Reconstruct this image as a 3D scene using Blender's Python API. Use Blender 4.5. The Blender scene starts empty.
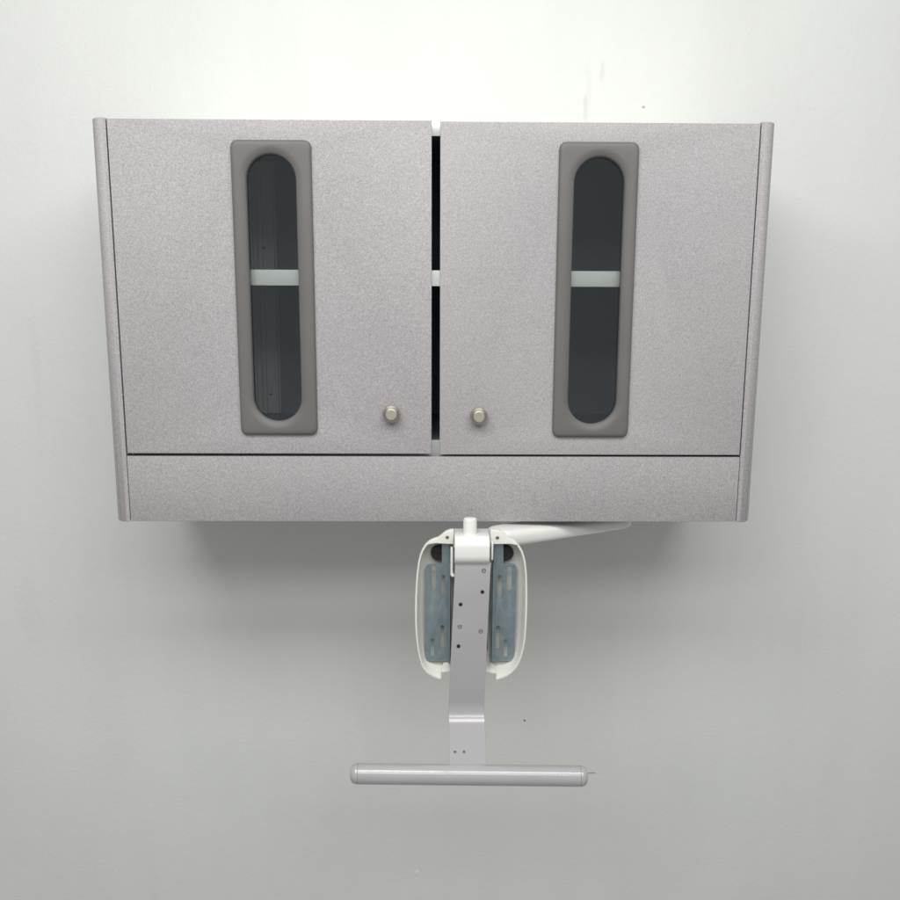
import bpy, bmesh, math
from mathutils import Vector, Matrix
S = bpy.context.scene
COL = S.collection
R = math.radians
ZO = 2.05            # height of the cabinet's top edge above the floor of the room
D = 0.40             # cabinet front plane is Y = 0, the wall is Y = D

# ------------------------------------------------------------------ camera
CAM = Vector((0.0069, -1.661, -0.2823 + ZO)); PITCH, YAW, ROLL = 0.1832, 0.0132, 0.0044; F = 900.0
cp, sp, cy, sy = math.cos(PITCH), math.sin(PITCH), math.cos(YAW), math.sin(YAW)
fw = Vector((sy*cp, cy*cp, -sp)); rt0 = Vector((cy, -sy, 0)); up0 = rt0.cross(fw)
rt = rt0*math.cos(ROLL) + up0*math.sin(ROLL); up = up0*math.cos(ROLL) - rt0*math.sin(ROLL)
cd = bpy.data.cameras.new('camera'); cam = bpy.data.objects.new('camera', cd); COL.objects.link(cam)
cam.matrix_world = Matrix(((rt.x, up.x, -fw.x, CAM.x), (rt.y, up.y, -fw.y, CAM.y), (rt.z, up.z, -fw.z, CAM.z), (0, 0, 0, 1)))
cd.sensor_width = 36; cd.lens = 36*F/900; cd.clip_start = 0.05; cd.clip_end = 100
S.camera = cam

def P(u, v, Y=0.0):
    """measured point of the photograph taken to a real point at depth Y"""
    d = fw + rt*((u-450)/F) + up*((450-v)/F)
    return CAM + d*((Y-CAM.y)/d.y)
def Q(u, v, Y=0.0):
    p = P(u, v, Y); return (p.x, p.z)

# ------------------------------------------------------------------ materials
def mat(name, col, rough=0.5, metal=0.0, spec=0.5, coat=0.0):
    m = bpy.data.materials.new(name); m.use_nodes = True
    b = m.node_tree.nodes['Principled BSDF']
    b.inputs['Base Color'].default_value = (*col, 1); b.inputs['Roughness'].default_value = rough
    b.inputs['Metallic'].default_value = metal; b.inputs['Specular IOR Level'].default_value = spec
    b.inputs['Coat Weight'].default_value = coat
    return m
class NT:
    def __init__(s, m): s.t = m.node_tree; s.b = s.t.nodes['Principled BSDF']; s.co = None
    def n(s, typ, **kw):
        x = s.t.nodes.new(typ)
        for k, v in kw.items(): setattr(x, k, v)
        return x
    def l(s, a, b): s.t.links.new(a, b)
    def coord(s):
        if not s.co: s.co = s.n('ShaderNodeTexCoord').outputs['Object']
        return s.co
    def noise(s, scale, detail=2, rough=0.5, stretch=None, seed=0):
        c = s.coord()
        mp = s.n('ShaderNodeMapping'); s.l(c, mp.inputs[0]); mp.inputs['Location'].default_value = (seed*3.1, seed*1.7, seed*2.3)
        if stretch: mp.inputs['Scale'].default_value = stretch
        x = s.n('ShaderNodeTexNoise'); s.l(mp.outputs[0], x.inputs['Vector'])
        x.inputs['Scale'].default_value = scale; x.inputs['Detail'].default_value = detail; x.inputs['Roughness'].default_value = rough
        return x.outputs['Fac']
    def ramp(s, f, stops):
        r = s.n('ShaderNodeValToRGB'); s.l(f, r.inputs[0]); e = r.color_ramp.elements
        while len(e) < len(stops): e.new(0.5)
        for q, (p, c) in zip(e, stops): q.position = p; q.color = (*c, 1) if len(c) == 3 else c
        return r.outputs['Color']
    def mix(s, a, b, f, mode='MIX'):
        x = s.n('ShaderNodeMix', data_type='RGBA', blend_type=mode)
        for sock, v in ((x.inputs[0], f), (x.inputs[6], a), (x.inputs[7], b)):
            if hasattr(v, 'links'): s.l(v, sock)
            elif isinstance(v, (int, float)): sock.default_value = v
            else: sock.default_value = (*v, 1)
        return x.outputs[2]
    def math(s, op, a, b=None, clamp=False):
        x = s.n('ShaderNodeMath', operation=op); x.use_clamp = clamp
        for i, v in enumerate((a, b)):
            if v is None: continue
            if hasattr(v, 'links'): s.l(v, x.inputs[i])
            else: x.inputs[i].default_value = v
        return x.outputs[0]
    def bump(s, h, strength, dist):
        x = s.n('ShaderNodeBump'); x.inputs['Strength'].default_value = strength; x.inputs['Distance'].default_value = dist
        s.l(h, x.inputs['Height']); s.l(x.outputs[0], s.b.inputs['Normal'])
    def base(s, c): s.l(c, s.b.inputs['Base Color'])
    def rough(s, c): s.l(c, s.b.inputs['Roughness'])

# speckled grey laminate
M_lam = mat('speckled_laminate', (.4, .39, .39), .5, spec=.35); t = NT(M_lam)
g1 = t.ramp(t.noise(560, 2, .6), [(.28, (.25, .237, .246)), (.45, (.355, .339, .349)), (.56, (.395, .379, .389)), (.74, (.53, .51, .52))])
g2 = t.ramp(t.noise(170, 2, .6, seed=2), [(.3, (.98, .978, .98)), (.7, (1.015, 1.015, 1.015))])
g3 = t.ramp(t.noise(3, 3, .5, seed=4), [(.3, (.97, .965, .98)), (.7, (1.03, 1.03, 1.01))])
t.base(t.mix(t.mix(g1, g2, 1.0, 'MULTIPLY'), g3, 1.0, 'MULTIPLY'))
t.bump(t.noise(520, 2, .6, seed=1), .12, .0006)

M_edge = mat('white_edge_band', (.86, .88, .85), .35)
M_edgegrey = mat('grey_edge_band', (.42, .41, .42), .45)
M_int = mat('shade_dark_interior', (.022, .026, .036), .42, spec=.4); t = NT(M_int)  # shade of the closed cabinet put into the navy base colour
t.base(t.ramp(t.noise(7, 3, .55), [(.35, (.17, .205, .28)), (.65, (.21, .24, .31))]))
M_streak = mat('reflection_streak_pale', (.70, .70, .74), .35)  # pale tone put in for the window's reflection streaks
M_taupe = mat('taupe_plastic', (.12, .112, .11), .5, spec=.35); t = NT(M_taupe)
t.base(t.ramp(t.noise(9, 3, .5), [(.3, (.134, .128, .125)), (.7, (.146, .139, .136))]))
t.bump(t.noise(900, 2, .5), .08, .0004)
M_nickel = mat('brushed_nickel', (.52, .49, .44), .26, metal=1.0); t = NT(M_nickel)
t.bump(t.noise(600, 2, .6), .15, .0004)
M_nickelface = mat('satin_nickel_face', (.60, .565, .505), .48, metal=1.0)
M_black = mat('black_rubber_and_shade', (.012, .012, .013), .6)  # washers, and the block painted as shade behind the bracket

# clear tinted glass
M_glass = bpy.data.materials.new('clear_glass'); M_glass.use_nodes = True
nt = M_glass.node_tree; nt.nodes.remove(nt.nodes['Principled BSDF'])
out = nt.nodes['Material Output']; mx = nt.nodes.new('ShaderNodeMixShader'); tr = nt.nodes.new('ShaderNodeBsdfTransparent')
gl = nt.nodes.new('ShaderNodeBsdfGlossy'); fr = nt.nodes.new('ShaderNodeFresnel'); fr.inputs[0].default_value = 1.62
tr.inputs[0].default_value = (.985, .99, .985, 1); gl.inputs[0].default_value = (.88, .96, 1, 1); gl.inputs['Roughness'].default_value = .03
nt.links.new(fr.outputs[0], mx.inputs[0]); nt.links.new(tr.outputs[0], mx.inputs[1]); nt.links.new(gl.outputs[0], mx.inputs[2]); nt.links.new(mx.outputs[0], out.inputs[0])

def paint(name, a, b, rough, coat=0.0, peel=.05, spec=.5):
    m = mat(name, a, rough, coat=coat, spec=spec); t = NT(m)
    t.base(t.ramp(t.noise(14, 4, .6), [(.3, a), (.7, b)]))
    t.rough(t.ramp(t.noise(40, 3, .6, seed=3), [(.3, (rough*.9,)*3), (.7, (rough*1.15,)*3)]))
    if peel: t.bump(t.noise(220, 2, .5, seed=1), peel, .0006)
    t.b.inputs['Coat Roughness'].default_value = .07
    return m
M_white = paint('white_painted_metal', (.76, .76, .74), (.80, .80, .785), .30, .3)
M_plastic = paint('cream_white_plastic', (.70, .70, .655), (.745, .745, .70), .36)
M_greypaint = paint('grey_painted_steel', (.365, .358, .37), (.385, .378, .39), .32, .9, .02)
M_bar = paint('pale_grey_gloss_paint', (.40, .40, .41), (.42, .42, .43), .30, .9, 0)
M_zinc = mat('galvanised_steel', (.30, .36, .40), .38, metal=.75); t = NT(M_zinc)
t.base(t.ramp(t.noise(45, 4, .65), [(.3, (.26, .33, .365)), (.5, (.30, .37, .405)), (.7, (.36, .425, .455))]))
t.rough(t.ramp(t.noise(60, 3, .6, seed=2), [(.3, (.30,)*3), (.7, (.46,)*3)]))
M_screw = mat('steel_screw', (.5, .5, .48), .3, metal=1.0)
M_pit = mat('dull_pit_mark', (.13, .13, .13), .5, metal=.6)
M_dark = mat('drilled_hole_dark', (.01, .01, .01), .8)

# painted wall with roller texture and a few scuffs
M_wall = mat('painted_wall', (.7, .7, .69), .55, spec=.3); t = NT(M_wall)
w = t.ramp(t.noise(1.6, 4, .55), [(.3, (.692, .706, .688)), (.7, (.724, .735, .716))])
w = t.mix(w, t.ramp(t.noise(8, 5, .6, (1, 1, .18), 5), [(.35, (.975, .975, .975)), (.6, (1.01, 1.01, 1.01))]), .7, 'MULTIPLY')
sep = t.n('ShaderNodeSeparateXYZ'); t.l(t.coord(), sep.inputs[0])
jit = t.noise(55, 3, .6, seed=7)
def mark(w, u, v, ru, rv, col, strength, ragged=.8, ang=0):
    c = P(u, v, D); k = (D-CAM.y)/F*1.02
    dx = t.math('SUBTRACT', sep.outputs[0], c.x); dz = t.math('SUBTRACT', sep.outputs[2], c.z)
    ca, sa = math.cos(ang), math.sin(ang)
    ex = t.math('DIVIDE', t.math('ADD', t.math('MULTIPLY', dx, ca), t.math('MULTIPLY', dz, sa)), ru*k)
    ez = t.math('DIVIDE', t.math('SUBTRACT', t.math('MULTIPLY', dz, ca), t.math('MULTIPLY', dx, sa)), rv*k)
    r = t.math('SQRT', t.math('ADD', t.math('MULTIPLY', ex, ex), t.math('MULTIPLY', ez, ez)))
    r = t.math('ADD', r, t.math('MULTIPLY', t.math('SUBTRACT', jit, .5), ragged*2))
    m = t.n('ShaderNodeMapRange', interpolation_type='SMOOTHSTEP'); t.l(r, m.inputs['Value'])
    m.inputs['From Min'].default_value = 1.25; m.inputs['From Max'].default_value = .45
    m.inputs['To Min'].default_value = 0; m.inputs['To Max'].default_value = strength
    return t.mix(w, col, m.outputs[0])
w = mark(w, 588, 90, 4, 32, (.50, .50, .49), .15, 1.2)
w = mark(w, 602, 72, 3, 9, (.45, .45, .44), .22, 1.4)
w = mark(w, 585, 105, 2, 14, (.45, .45, .44), .25, 1.2)
w = mark(w, 643.5, 107, 1.6, 1.2, (.25, .24, .22), .8, .2)
w = mark(w, 524.5, 720.5, 1.3, 1.3, (.12, .12, .11), .9, .1)
w = mark(w, 417, 871, 2.4, 2.2, (.86, .86, .84), .8, .4)
w = mark(w, 591, 773, 6, .8, (.16, .16, .16), .7, .2, .05)
w = mark(w, 36, 370, 5, 70, (.60, .61, .60), .22, 1.2)
w = mark(w, 30, 610, 12, 50, (.62, .62, .58), .18, 1.2)
w = mark(w, 800, 640, 30, 18, (.64, .64, .63), .18, 1.2)
t.base(w)
hb = t.math('ADD', t.math('MULTIPLY', t.noise(110, 3, .55), 1.0), t.math('MULTIPLY', t.noise(26, 3, .5, seed=2), .9))
t.bump(hb, .34, .0022)

# ------------------------------------------------------------------ mesh helpers
def link(name, me, m, parent=None, sharp=35):
    for p in me.polygons: p.use_smooth = True
    me.set_sharp_from_angle(angle=R(sharp))
    for x in (m if isinstance(m, (list, tuple)) else [m]): me.materials.append(x)
    o = bpy.data.objects.new(name, me); COL.objects.link(o)
    if parent:
        o.parent = parent; r = parent
        while r.parent: r = r.parent
        me.transform(Matrix.Translation(-r.location))
    return o
def fin(name, bm, m, parent=None, sharp=35):
    bmesh.ops.recalc_face_normals(bm, faces=bm.faces)
    me = bpy.data.meshes.new(name); bm.to_mesh(me); bm.free(); me.name = name
    return link(name, me, m, parent, sharp)
def box(bm, x0, x1, y0, y1, z0, z1, bev=0.0, seg=2, mi=0):
    b = bmesh.new(); bmesh.ops.create_cube(b, size=1)
    for v in b.verts: v.co = Vector(((x0+x1)/2+v.co.x*(x1-x0), (y0+y1)/2+v.co.y*(y1-y0), (z0+z1)/2+v.co.z*(z1-z0)))
    if bev: bmesh.ops.bevel(b, geom=b.edges[:], offset=bev, segments=seg, profile=.5, affect='EDGES')
    for f in b.faces: f.material_index = mi
    join(bm, b)
def join(bm, b):
    me = bpy.data.meshes.new('tmp'); b.to_mesh(me); b.free(); bm.from_mesh(me); bpy.data.meshes.remove(me)
def plate(loops, yfront, thick, bev=0.0, seg=2):
    """flat plate in the XZ plane: first loop the outline, the others holes; front face at yfront"""
    cu = bpy.data.curves.new('tmp', 'CURVE'); cu.dimensions = '2D'; cu.fill_mode = 'BOTH'
    cu.extrude = thick/2 - bev; cu.bevel_depth = bev; cu.bevel_resolution = seg; cu.offset = -bev
    for lp in loops:
        s = cu.splines.new('POLY'); s.points.add(len(lp)-1); s.use_cyclic_u = True
        for p, (x, z) in zip(s.points, lp): p.co = (x, z, 0, 1)
    o = bpy.data.objects.new('tmp', cu); COL.objects.link(o)
    dg = bpy.context.evaluated_depsgraph_get()
    me = bpy.data.meshes.new_from_object(o.evaluated_get(dg))
    bpy.data.objects.remove(o); bpy.data.curves.remove(cu)
    me.transform(Matrix(((1, 0, 0, 0), (0, 0, -1, yfront+thick/2), (0, 1, 0, 0), (0, 0, 0, 1))))
    bm = bmesh.new(); bm.from_mesh(me); bpy.data.meshes.remove(me)
    bmesh.ops.remove_doubles(bm, verts=bm.verts, dist=1e-6)
    return bm
def rrect(x0, x1, z0, z1, r, n=6):
    pts = []
    for cx, cz, a in ((x1-r, z1-r, 0), (x0+r, z1-r, 90), (x0+r, z0+r, 180), (x1-r, z0+r, 270)):
        for i in range(n+1):
            q = R(a+90*i/n); pts.append((cx+r*math.cos(q), cz+r*math.sin(q)))
    return pts
def stadium(cx, z0, z1, r, n=16):
    pts = []
    for cz, a in ((z1-r, 0), (z0+r, 180)):
        for i in range(n+1):
            q = R(a+180*i/n); pts.append((cx+r*math.cos(q), cz+r*math.sin(q)))
    return pts
def loft(bm, rings, cap0=False, cap1=False, closed=True, mi=0):
    vs = [[bm.verts.new(p) for p in r] for r in rings]; n = len(vs[0])
    for a, b in zip(vs, vs[1:]):
        for i in range(n if closed else n-1):
            f = bm.faces.new((a[i], a[(i+1) % n], b[(i+1) % n], b[i])); f.material_index = mi
    if cap0: bm.faces.new(vs[0]).material_index = mi
    if cap1: bm.faces.new(vs[-1]).material_index = mi
    return vs
def lathe(bm, org, axis, prof, n=32, mi=0):
    """prof: (distance along axis, radius)"""
    ax = Vector(axis).normalized(); a = ax.orthogonal().normalized(); b = ax.cross(a); o = Vector(org)
    loft(bm, [[o + ax*h + (a*math.cos(2*math.pi*i/n)+b*math.sin(2*math.pi*i/n))*r for i in range(n)] for h, r in prof], True, True, mi=mi)
def empty(name, loc, label, cat):
    o = bpy.data.objects.new(name, None); COL.objects.link(o); o.location = loc
    o['label'] = label; o['category'] = cat; o.empty_display_size = .1
    return o

# ------------------------------------------------------------------ wall
bm = bmesh.new(); box(bm, -3.2, 3.2, D, D+.12, ZO-2.05, ZO+1.0)
o = fin('wall', bm, M_wall); o['kind'] = 'structure'

# ------------------------------------------------------------------ cabinet
zt = P(98, 117.2).z; zt2 = P(770, 121.6).z; ztop = (zt+zt2)/2
zb = (P(130, 522).z + P(735, 522).z)/2
cab = empty('wall_cabinet', (0, D, zb), 'grey speckled two-door wall cabinet with narrow oval windows and round nickel knobs', 'cabinet')
xl_in = (P(104.6, 117).x + P(130.2, 521).x)/2; xr_in = (P(762.9, 122).x + P(736, 521).x)/2
XL, XR = -.6064, .6064; RR = .0235
def side(x_out, x_in, s):
    # plan outline, quarter-round at the outer front corner
    pl = [(x_in, D-.002), (x_in, .001)]
    pl += [(x_out + s*RR*(1-math.cos(R(a))), .0+RR*(1-math.sin(R(a)))) for a in range(90, -1, -6)]
    pl += [(x_out, D-.002)]
    bm = bmesh.new()
    e = .0012
    def ring(z, ins):
        cx = sum(p[0] for p in pl)/len(pl)
        return [(x + (ins if x < cx else -ins), y + (ins if y < D/2 else 0), z) for x, y in pl]
    loft(bm, [ring(zb, e), ring(zb+e, 0), ring(ztop-e, 0), ring(ztop, e)], True, True)
    return fin('side_panel', bm, M_lam, cab, 40)
side(XL, xl_in, 1); side(XR, xr_in, -1)
# carcass inside
xa, xb = xl_in+.0006, xr_in-.0006
z_fl = P(435, 440, .032).z; z_doorb = P(435, 456.3).z; z_tp = P(435, 136, .024).z; z_t = P(436, 121.8, .024).z
bm = bmesh.new(); box(bm, xa, xb, .024, D-.014, z_tp, z_t, .0008)
for f in bm.faces: f.material_index = 0 if f.calc_center_median().y < .03 or f.calc_center_median().z > z_t-.002 else 1
fin('top_panel', bm, [M_edge, M_int], cab)
bm = bmesh.new(); box(bm, xa, xb, .032, D-.014, z_doorb-.012, z_fl, .0008)
for f in bm.faces: f.material_index = 0 if f.calc_center_median().y < .036 else 1
fin('bottom_panel', bm, [M_edge, M_int], cab)
bm = bmesh.new(); box(bm, xa, xb, D-.013, D-.003, zb+.01, z_t); fin('back_panel', bm, M_int, cab)
# lining of the side walls
for x0, x1 in ((xa, xa+.003), (xb-.003, xb)):
    bm = bmesh.new(); box(bm, x0, x1, .026, D-.0145, z_fl+.0005, z_tp-.0005); fin('side_lining', bm, M_int, cab)
# shelf
zs1 = P(435, 270.6, .03).z; zs0 = P(435, 286, .03).z
bm = bmesh.new(); box(bm, xa+.004, xb-.004, .034, D-.016, zs0, zs1, .0008); sh = fin('shelf', bm, M_int, cab)
bm = bmesh.new(); box(bm, xa+.004, xb-.004, .0215, .0338, zs0-.0003, zs1+.0003, .0008); fin('edge_strip', bm, M_edge, sh)
# added ribbed upright imitating reflection streaks in the left window, with two holes
rx0, rx1 = P(249, 230, D-.03).x, P(276, 230, D-.03).x
for z0, z1, vv, uu in ((zs1+.001, z_tp-.001, 248, 264), (z_fl+.001, zs0-.001, 394.5, 271)):
    bm = bmesh.new(); box(bm, rx0, rx1, D-.03, D-.0135, z0, z1, .004, 3)
    for q0, q1 in ((rx0+.004, rx0+.009), (rx0+.021, rx0+.030), (rx1-.008, rx1-.003)): box(bm, q0, q1, D-.044, D-.029, z0+.002, z1-.002, .002)
    c = P(uu, vv, D-.0302); lathe(bm, (c.x, c.y+.001, c.z), (0, -1, 0), [(0, .0028), (.0015, .0028)], 14, 1)
    fin('reflection_streak_rail', bm, [M_streak, M_dark], cab)
# fascia
z_ft = (P(130, 455.8).z+P(435, 457.3).z+P(738, 457.6).z)/3
bm = bmesh.new(); box(bm, xa+.0004, xb-.0004, .0012, .0195, zb+.0006, z_ft, .0012); fin('fascia_panel', bm, M_lam, cab)
bm = bmesh.new(); box(bm, xa+.0004, xb-.0004, .0205, D-.0145, zb+.012, zb+.030, .0008); fin('underside_panel', bm, M_lam, cab)

# doors
def frame_mesh(ox0, ox1, oz0, oz1, ro, cx, iz0, iz1, ri, y):
    n = 96
    c1, c0 = Vector((cx, iz1-ri)), Vector((cx, iz0+ri))
    rays = []
    m = n//2
    for c, a0 in ((c1, 0), (c0, 180)):
        for i in range(m): rays.append((c, R(a0+180*i/(m-1))))
    hx, hz, mx_, mz = (ox1-ox0)/2, (oz1-oz0)/2, (ox0+ox1)/2, (oz0+oz1)/2
    def sd(p, ins):
        r = max(ro-ins*.5, .001); qx, qz = abs(p.x-mx_)-(hx-ins-r), abs(p.y-mz)-(hz-ins-r)
        return math.hypot(max(qx, 0), max(qz, 0)) + min(max(qx, qz), 0) - r
    def outer(ins):
        pts = []
        for c, a in rays:
            d = Vector((math.cos(a), math.sin(a))); lo, hi = 0.0, .3
            for _ in range(40):
                mid = (lo+hi)/2
                if sd(c+d*mid, ins) > 0: hi = mid
                else: lo = mid
            pts.append(c+d*lo)
        return pts
    def inner(off): return [c+Vector((math.cos(a), math.sin(a)))*(ri+off) for c, a in rays]
    bm = bmesh.new()
    H = .009
    seq = [(outer(0), 0), (outer(.0002), -.003)]
    for k in range(1, 8):
        a = R(90*k/7); seq.append((outer(.0085*(1-math.cos(a))), -.003-(H-.003)*math.sin(a)))
    seq += [(inner(.0130), -H), (inner(.0115), -H+.0002), (inner(.0080), -H+.0011), (inner(.0045), -H+.0026), (inner(.0018), -H+.0042), (inner(.0004), -H+.0056), (inner(0), -H+.007), (inner(0), .010)]
    loft(bm, [[(p.x, y+dy, p.y) for p in pts] for pts, dy in seq])
    return bm
def door(u0, u1, us, v_top, v_bot, fr, stad, knob, ysh):
    """pixel readings of one door on the front plane; fr = outer frame, stad = opening"""
    x0, x1 = us
    yd = -.0012 + ysh
    zt_, zb_ = v_top, v_bot
    cx = (stad[0]+stad[1])/2; ri = (stad[1]-stad[0])/2
    hole = stadium(cx, stad[2]-.004, stad[3]+.004, ri+.004)
    bm = plate([[(x0, zb_), (x1, zb_), (x1, zt_), (x0, zt_)], hole], yd, .0195, .0014, 2)
    d = fin('door', bm, M_lam, cab, 40)
    fin('window_frame', frame_mesh(*fr, .0115, cx, stad[2], stad[3], ri, yd), M_taupe, d, 50)
    bm = plate([stadium(cx, stad[2]-.003, stad[3]+.003, ri+.003)], yd+.005, .004)
    fin('window_pane', bm, M_glass, d)
    k = P(*knob, yd); bm = bmesh.new()
    lathe(bm, (k.x, yd-.0002, k.z), (0, -1, 0), [(0, .0125), (.002, .0125), (.0025, .0085), (.008, .0080), (.0095, .0130), (.0105, .0156), (.0118, .0162), (.0150, .0162), (.0162, .0157), (.0170, .0122), (.0164, .0112)], 40, 0)
    lathe(bm, (k.x, yd-.0002, k.z), (0, -1, 0), [(.0155, .0108), (.0225, .0108), (.0238, .0103), (.0244, .0094), (.0244, .004)], 40, 1)
    fin('knob', bm, [M_nickel, M_nickelface], d, 30)
    return d
def av(*p): return sum(p)/len(p)
# left door
fy = -.009
def win(oT, oB, oL, oR, iT, iB, iL, iR):
    # oL etc. are ((u,v),(u,v)) edge readings
    X = lambda e, Y: av(*[P(u, v, Y).x for u, v in e])
    Z = lambda e, Y: av(*[P(u, v, Y).z for u, v in e])
    return ((X(oL, -.004), X(oR, -.004), Z(oB, -.004), Z(oT, -.004)), (X(iL, 0), X(iR, 0), Z(iB, 0), Z(iT, 0)))
f, s = win([(268, 139.8)], [(281, 434.6)], [(229, 160), (242.5, 420)], [(309.7, 160), (319, 420)],
           [(270, 154)], [(280, 421)], [(246.2, 200), (254, 380)], [(295.6, 200), (302.6, 380)])
door(0, 0, (av(P(106.6, 119).x, P(127.4, 452).x), av(P(432, 121).x, P(431.2, 453).x)),
     av(P(110, 118.6).z, P(428, 120.6).z), av(P(130, 452.8).z, P(428, 454.2).z), f, s, (391.8, 413), 0)
f, s = win([(599, 141.8)], [(590, 437)], [(558.8, 160), (553, 420)], [(639.2, 160), (628, 420)],
           [(599, 156.8)], [(592, 424)], [(573.5, 200), (568, 380)], [(624, 200), (617, 380)])
door(0, 0, (av(P(440, 122).x, P(440, 453).x), av(P(760.5, 124).x, P(740.1, 452).x)),
     av(P(444, 121.8).z, P(758, 123.2).z), av(P(444, 455.2).z, P(737, 454.4).z), f, s, (478.6, 415), .0008)

# ------------------------------------------------------------------ monitor arm under the cabinet
arm = empty('monitor_arm', (P(615, 528, .06).x, .06, zb), 'white and grey swing-out screen mount with handlebar hanging below the cabinet', 'monitor arm')
YB = -.125      # face of the grey bracket
# link arm
bm = bmesh.new()
A = P(502, 538, -.02); B = P(631, 527, .14); B.x -= .0455
A = Vector((A.x, -.02, 0)); B = Vector((B.x, .14, 0))
dirv = (B-A).normalized(); nrm = Vector((-dirv.y, dirv.x, 0)); L = (B-A).length
zc0, zc1 = P(500, 540, -.045).z, zb-.033
def armring(h, ins):
    pts = []; r0, r1 = .030-ins, .0455-ins*1.5
    for i in range(17):
        a = R(90+180*i/16); c = A; pts.append(c + dirv*(r0*math.cos(a)) + nrm*(r0*math.sin(a)))
    for i in range(17):
        a = R(-90+180*i/16); c = B; pts.append(c + dirv*(r1*math.cos(a)) + nrm*(r1*math.sin(a)))
    out = []
    for p in pts:
        k = max(0, min(1, (p-A).dot(dirv)/L)); hh = .0175*(1-k)+.0135*k
        out.append((p.x, p.y, zc0*(1-k)+zc1*k + h*hh))
    return out
loft(bm, [armring(-1, .018), armring(-.92, .010), armring(-.7, .003), armring(-.4, 0), armring(.4, 0), armring(.75, .002), armring(.93, .007), armring(1, .014)], True, True)
fin('link_arm', bm, M_white, arm, 50)
# ceiling pivot under the cabinet
bm = bmesh.new(); lathe(bm, (B.x, B.y, zb+.011), (0, 0, -1), [(0, .03), (.017, .03), (.0175, .026), (.036, .026)], 32); fin('pivot_flange', bm, M_white, arm)

cx = P(472.5, 590, YB).x
# vertical pin
pz1 = P(470, 518, -.105).z; pz0 = P(470, 536, -.105).z; px = P(470, 526, -.105).x
bm = bmesh.new(); lathe(bm, (px, -.105, pz0-.03), (0, 0, 1), [(0, .0122), (pz1-pz0+.026, .0122), (pz1-pz0+.029, .0112), (pz1-pz0+.030, .0095)], 32); fin('pivot_pin', bm, M_white, arm)
# hinge barrel (D-shaped block with rounded upper front edge)
hx0, hx1 = P(454.6, 550, -.135).x, P(489.8, 550, -.135).x
ht, hb_ = P(472, 532.5, -.10).z, P(472, 562.5, -.135).z
prof = [(-.070, ht-.004), (-.074, ht), (-.118, ht)]
for a in range(90, -1, -10): prof.append((-.118-.019*math.cos(R(a)), ht-.019+.019*math.sin(R(a))))
prof += [(-.137, hb_+.012), (-.136, hb_+.004), (-.131, hb_-.001), (-.118, hb_-.010), (-.09, hb_-.014), (-.070, hb_-.006)]
bm = bmesh.new()
def hring(x, k):
    my, mz = -.104, (ht+hb_)/2
    return [(x, my+(y-my)*k, mz+(z-mz)*k) for y, z in prof]
loft(bm, [hring(hx0, .96), hring(hx0+.0012, 1), hring(hx1-.0012, 1), hring(hx1, .96)], True, True)
fin('hinge_barrel', bm, M_white, arm, 40)
# stub joining barrel and link arm
bm = bmesh.new(); lathe(bm, (P(478, 536, -.075).x, -.072, A.z+zc0), (A-Vector((P(478, 536, -.075).x, -.072, 0))), [(0, .016), (.05, .018)], 24); fin('elbow_joint', bm, M_white, arm)

# cover shell: open towards the viewer
YS = -.112
def zm(X, Y): return (400+X/4.735, 510+Y/4.735)
Lp = [(253, 170), (253, 93), (235, 95), (215, 103), (197, 118), (180, 131), (160, 137), (140, 146), (120, 163), (104, 187), (93, 215), (85, 250), (79, 295), (75, 340), (71, 410), (70, 480), (71, 545), (75, 605), (81, 655), (90, 700), (99, 732), (110, 755), (126, 773), (145, 786), (167, 797), (192, 805), (195, 772), (240, 769)]
Rp = [(430, 170), (430, 93), (455, 94), (480, 101), (500, 114), (516, 129), (534, 138), (552, 152), (568, 172), (581, 195), (590, 222), (596, 250), (601, 295), (603, 340), (604, 410), (603, 480), (600, 545), (596, 605), (588, 655), (576, 700), (563, 732), (546, 756), (529, 774), (509, 788), (485, 799), (457, 808), (455, 778), (402, 770)]
ring_px = [zm(*p) for p in Rp] + [zm(*p) for p in Lp[::-1]]          # clockwise from top right of the gap
front = [Vector((*Q(u, v, YS),)) for u, v in ring_px]
scx = sum(p.x for p in front)/len(front); scz = (max(p.y for p in front)+min(p.y for p in front))/2
def shell_ring(k, y, ins=0.0):
    out = []
    for p in front:
        d = Vector((p.x-scx, p.y-scz)); ln = d.length; q = d*k; q -= d/ln*ins
        out.append((scx+q.x, y, scz+q.y))
    return out
bm = bmesh.new()
th = .0042
n = len(front)
outer_r = [shell_ring(.80, YS+.040), shell_ring(.90, YS+.036), shell_ring(.955, YS+.028), shell_ring(.99, YS+.014), shell_ring(1.0, YS+.004), shell_ring(1.0, YS+.001), shell_ring(1.0, YS, .0008)]
inner_r = [shell_ring(1.0, YS, th-.0008), shell_ring(1.0, YS+.001, th), shell_ring(.985, YS+.013, th), shell_ring(.945, YS+.025, th), shell_ring(.88, YS+.032, th), shell_ring(.78, YS+.036, th)]
loft(bm, outer_r+inner_r, True, True)
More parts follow.
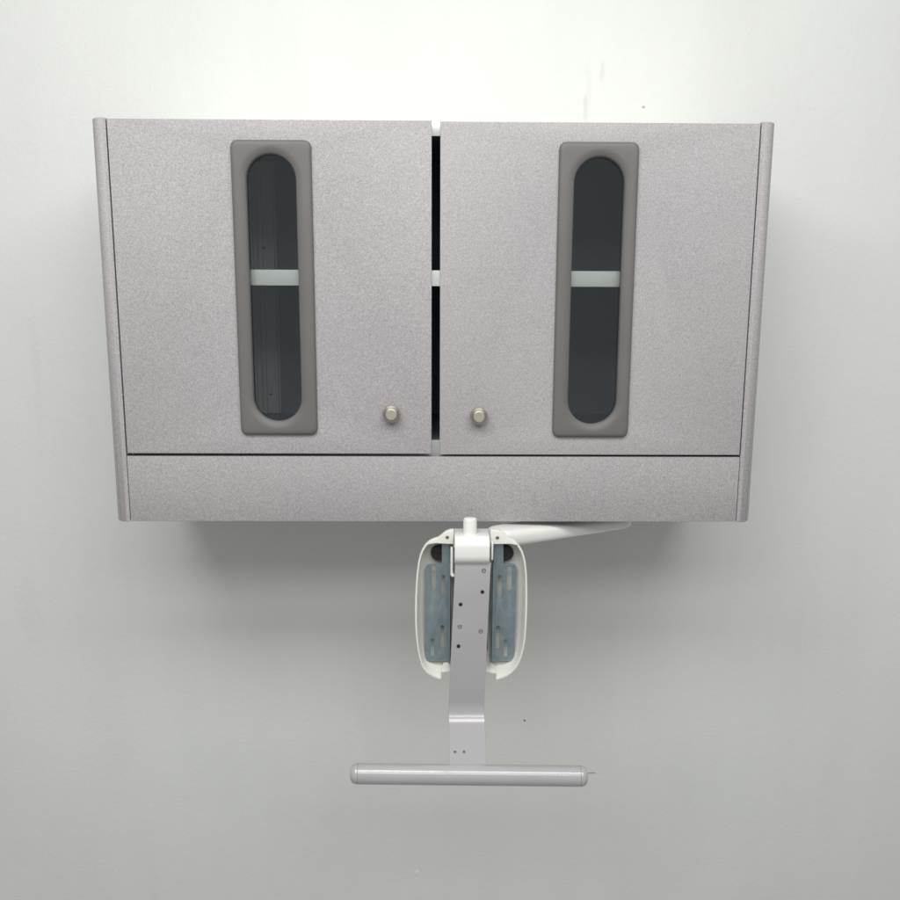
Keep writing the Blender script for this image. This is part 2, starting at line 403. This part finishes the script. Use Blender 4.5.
# notched skirt corners at the foot of the shell are part of the outline; flanges at the top carry the screws
for pts in ([(253, 96), (235, 98), (215, 106), (197, 121), (180, 134), (160, 140), (142, 150), (128, 163), (170, 157), (252, 161)],
            [(430, 96), (455, 97), (480, 104), (500, 117), (516, 132), (534, 141), (550, 153), (562, 168), (520, 160), (430, 161)]):
    lp = [Q(*zm(*p), YS) for p in pts]
    if pts[0][0] < 300: lp = lp[::-1]
    join(bm, plate([lp[::-1]], YS-.0012, .005, .0008, 1))
shell = fin('cover_shell', bm, M_plastic, arm, 45)
for X, Y in ((224, 129), (461, 131)):
    c = P(*zm(X, Y), YS-.0012); bm = bmesh.new()
    lathe(bm, (c.x, YS-.0008, c.z), (0, -1, 0), [(0, .0034), (.001, .0034), (.0018, .0026), (.0018, .0006)], 18)
    box(bm, c.x-.0021, c.x+.0021, YS-.0030, YS-.0024, c.z-.0005, c.z+.0005, mi=1)
    fin('screw', bm, [M_screw, M_dark], shell)
# black hinge washers inside the shell
for X, Y in ((184, 204), (500, 204)):
    c = P(*zm(X, Y), -.085); bm = bmesh.new(); lathe(bm, (c.x, -.076, c.z), (0, -1, 0), [(0, .0145), (.010, .0145), (.0115, .0135), (.0115, .004)], 28)
    fin('hinge_washer', bm, M_black, arm)
# galvanised plates with slots
def zplate(outline, slots, flange):
    yz = -.092
    loops = [[Q(*zm(*p), yz) for p in outline]]
    for X0, X1, Y0, Y1 in slots:
        a = Q(*zm(X0, Y0), yz); b = Q(*zm(X1, Y1), yz); r = (b[0]-a[0])/2
        loops.append(stadium((a[0]+b[0])/2, b[1], a[1], r, 8))
    bm = plate(loops, yz, .0025, .0003, 1)
    # flange folded towards the bracket
    (X0, Y0), (X1, Y1), dy = flange
    a = Q(*zm(X0, Y0), yz); b = Q(*zm(X1, Y1), yz)
    x = a[0]; e = .0012
    vs = [[(x-e, yz+.002, z), (x-e, yz-dy, z), (x+e, yz-dy, z), (x+e, yz+.002, z)] for z in (a[1], b[1])]
    loft(bm, vs, True, True)
    return fin('mounting_plate', bm, M_zinc, arm)
def rc(pts, idx, r):
    """round the listed corners of a polygon in zoom pixels"""
    out = []
    for i, p in enumerate(pts):
        if i not in idx: out.append(p); continue
        a = Vector(pts[i-1]); b = Vector(p); c = Vector(pts[(i+1) % len(pts)])
        u = (a-b).normalized()*r; w_ = (c-b).normalized()*r
        for k in range(6):
            s_ = k/5; q = (b+u)*(1-s_)**2 + b*2*s_*(1-s_) + (b+w_)*s_**2; out.append((q.x, q.y))
    return out
zplate(rc([(198, 158), (240, 158), (240, 716), (118, 716), (122, 255), (198, 255)], {3, 4}, 22),
       [(150, 171, 265, 382), (196, 213, 308, 417), (192, 209, 545, 656), (146, 162, 608, 694)], ((234, 250), (232, 712), .016))
zplate(rc([(444, 160), (490, 160), (490, 255), (552, 255), (540, 716), (425, 716), (430, 255), (444, 255)], {3, 4}, 22),
       [(507, 528, 268, 384), (463, 481, 308, 419), (455, 472, 548, 659), (492, 508, 612, 696)], ((442, 250), (436, 712), .016))
# grey bracket: channel running down, bent forward at the foot
cl = [(455.6, 491.2, 563, -.1262), (455.0, 490.8, 566, -.128), (453.5, 489.0, 600, -.129), (451.6, 487.2, 640, -.130), (450.0, 485.6, 675, -.131), (448.9, 484.2, 700, -.132)]
rows = []
for uL, uR, v, y in cl: rows.append((P(uL, v, y), P(uR, v, y)))
z0 = rows[-1][0].z; yl = -.132
# bend: arc of radius .022 to 52 degrees, then straight to the bar
rb, amax = .044, 55
xl, xr = rows[-1][0].x, rows[-1][1].x
dz = P(466, 702, yl).z - z0
pth = [(yl, z0+dz)]
for a in range(4, amax+1, 3): pth.append((yl-rb*(1-math.cos(R(a))), z0+dz-rb*math.sin(R(a))))
ly, lz = pth[-1]; a = R(amax)
Lf = min((abs(450-F*((Vector((0, ly-k*math.sin(a), lz-k*math.cos(a)))-CAM).dot(up)/(Vector((0, ly-k*math.sin(a), lz-k*math.cos(a)))-CAM).dot(fw)) - 767), k) for k in [.03+.001*q for q in range(120)])[1]
for k in (.3*Lf, .65*Lf, Lf): pth.append((ly-k*math.sin(a), lz-k*math.cos(a)))
for i, (y, z) in enumerate(pth):
    f_ = i/(len(pth)-1); rows.append((Vector((xl-.0006+.0005*f_, y, z)), Vector((xr+.0002+.0012*f_, y, z))))
bm = bmesh.new(); T = .0028
rings = []
for i, (a_, b_) in enumerate(rows):
    p0 = rows[max(i-1, 0)][0]; p1 = rows[min(i+1, len(rows)-1)][0]
    tg = Vector((0, p1.y-p0.y, p1.z-p0.z)).normalized(); nm = Vector((0, tg.z, -tg.y))   # towards the viewer
    if nm.y > 0: nm = -nm
    e = Vector((.0007, 0, 0)); n1 = nm*.0007
    rings.append([a_ - nm*T, a_ - n1, a_ + e, b_ - e, b_ - n1, b_ - nm*T])
loft(bm, rings, True, True)
# side walls of the channel
for s_ in (0, 1):
    top, bot = rows[0][s_], rows[5][s_]; d = .0024 if s_ == 0 else -.0024
    vs = [[(p.x+d*.05, p.y+.0016, p.z), (p.x+d, p.y+.0016, p.z), (p.x+d, p.y+dep, p.z), (p.x+d*.05, p.y+dep, p.z)] for p, dep in ((top, .022), (rows[3][s_], .022), (bot, .004))]
    loft(bm, vs, True, True)
def brow(u, v):
    return P(u, v, -.128 - .004*(v-566)/134)
for X, Y in ((390, 388), (287, 447), (277, 645)):
    c = brow(*zm(X, Y)); lathe(bm, (c.x, c.y+.002, c.z), (0, -1, 0), [(0, .0034), (.0024, .0034)], 18, 1)
brk = fin('bracket_plate', bm, [M_greypaint, M_dark], arm, 35)
for X, Y in ((397, 286), (283, 550), (382, 572)):
    c = brow(*zm(X, Y)); bm = bmesh.new()
    lathe(bm, (c.x, c.y+.0008, c.z), (0, -1, 0), [(0, .0042), (.0014, .0040), (.0026, .0030), (.0030, .0014), (.0026, .0008)], 18)
    fin('screw', bm, M_screw, brk)
# handlebar
ye, ze = pth[-1]
yb, rbz = ye-.008, .0178
pl, pr = P(350.2, 773.6, yb), P(587.6, 776.2, yb)
ax = (pr-pl).normalized(); Lb = (pr-pl).length
pr_ = [(0, .004), (.0006, .009), (.002, .0128), (.005, .0158), (.009, .0172), (.013, rbz)]
bm = bmesh.new(); lathe(bm, pl, ax, [(.0136, rbz-.0012), (.0138, rbz-.0002), (.015, rbz), (Lb-.015, rbz), (Lb-.0138, rbz-.0002), (Lb-.0136, rbz-.0012)], 48)
bar = fin('handle_bar', bm, M_bar, arm, 40)
for o_, d in ((pl, ax), (pr, -ax)):
    bm = bmesh.new(); lathe(bm, o_, d, pr_[:-1]+[(.0125, rbz), (.0134, rbz-.0004), (.0135, rbz-.002)], 48); fin('end_cap', bm, M_bar, bar, 40)
# two pitted marks on the foot of the bracket, drawn as dark discs
for u in (455, 464):
    d_ = P(u, 752, 0)-CAM; n_ = Vector((0, -math.cos(a), math.sin(a))); p = CAM + d_*((Vector((0, ly, lz))-CAM).dot(n_)/d_.dot(n_))
    nm = Vector((0, -math.cos(a), math.sin(a)))
    bm = bmesh.new(); lathe(bm, p-nm*.0015, nm, [(0, .0026), (.0017, .0026), (.0021, .0019)], 14); fin('pit_mark', bm, M_pit, brk)
# spring clip beside the barrel
bm = bmesh.new(); c = P(*zm(245, 200), -.118); c2 = P(*zm(250, 312), -.118)
box(bm, c.x-.0022, c.x+.0022, -.120, -.106, c2.z, c.z+.008, .0012); lathe(bm, (c2.x, -.124, c2.z+.003), (0, 1, 0), [(0, .0026), (.012, .0026)], 14)
fin('spring_clip', bm, M_white, arm)
bm = bmesh.new(); c = P(*zm(437, 195), -.118)
box(bm, c.x-.0018, c.x+.0018, -.120, -.106, c.z-.016, c.z+.016, .001); fin('spring_clip', bm, M_white, arm)
# black block added as the shade in the gap behind the bracket
bm = bmesh.new(); q0, q1 = P(455, 566, -.105), P(487.5, 650, -.105)
box(bm, q0.x, q1.x, -.106, -.098, q1.z, q0.z, .001); fin('channel_shade', bm, M_black, arm)

# ------------------------------------------------------------------ light
W = bpy.data.worlds.new('World'); S.world = W; W.use_nodes = True
bg = W.node_tree.nodes['Background']; bg.inputs[0].default_value = (.995, 1.0, .972, 1); bg.inputs[1].default_value = .34
def lamp(name, loc, target, sx, sy, power, col):
    l = bpy.data.lights.new(name, 'AREA'); l.shape = 'RECTANGLE'; l.size = sx; l.size_y = sy; l.energy = power; l.color = col
    o = bpy.data.objects.new(name, l); COL.objects.link(o); o.location = loc
    o.rotation_euler = (Vector(target)-Vector(loc)).to_track_quat('-Z', 'Z').to_euler()
    return o
for x, y, p in ((-.64, D-1.7, 20.5), (.66, D-1.7, 17), (-.64, D-2.9, 14), (.66, D-2.9, 12)):
    lamp('ceiling_lamp', (x, y, ZO+.85), (x*.6, y+1.4, ZO-1.15), 1.27, .55, p, (1, .992, .972))

S.view_settings.view_transform = 'Standard'; S.view_settings.look = 'None'; S.view_settings.gamma = 1; S.view_settings.exposure = 0
S.render.engine = 'CYCLES'
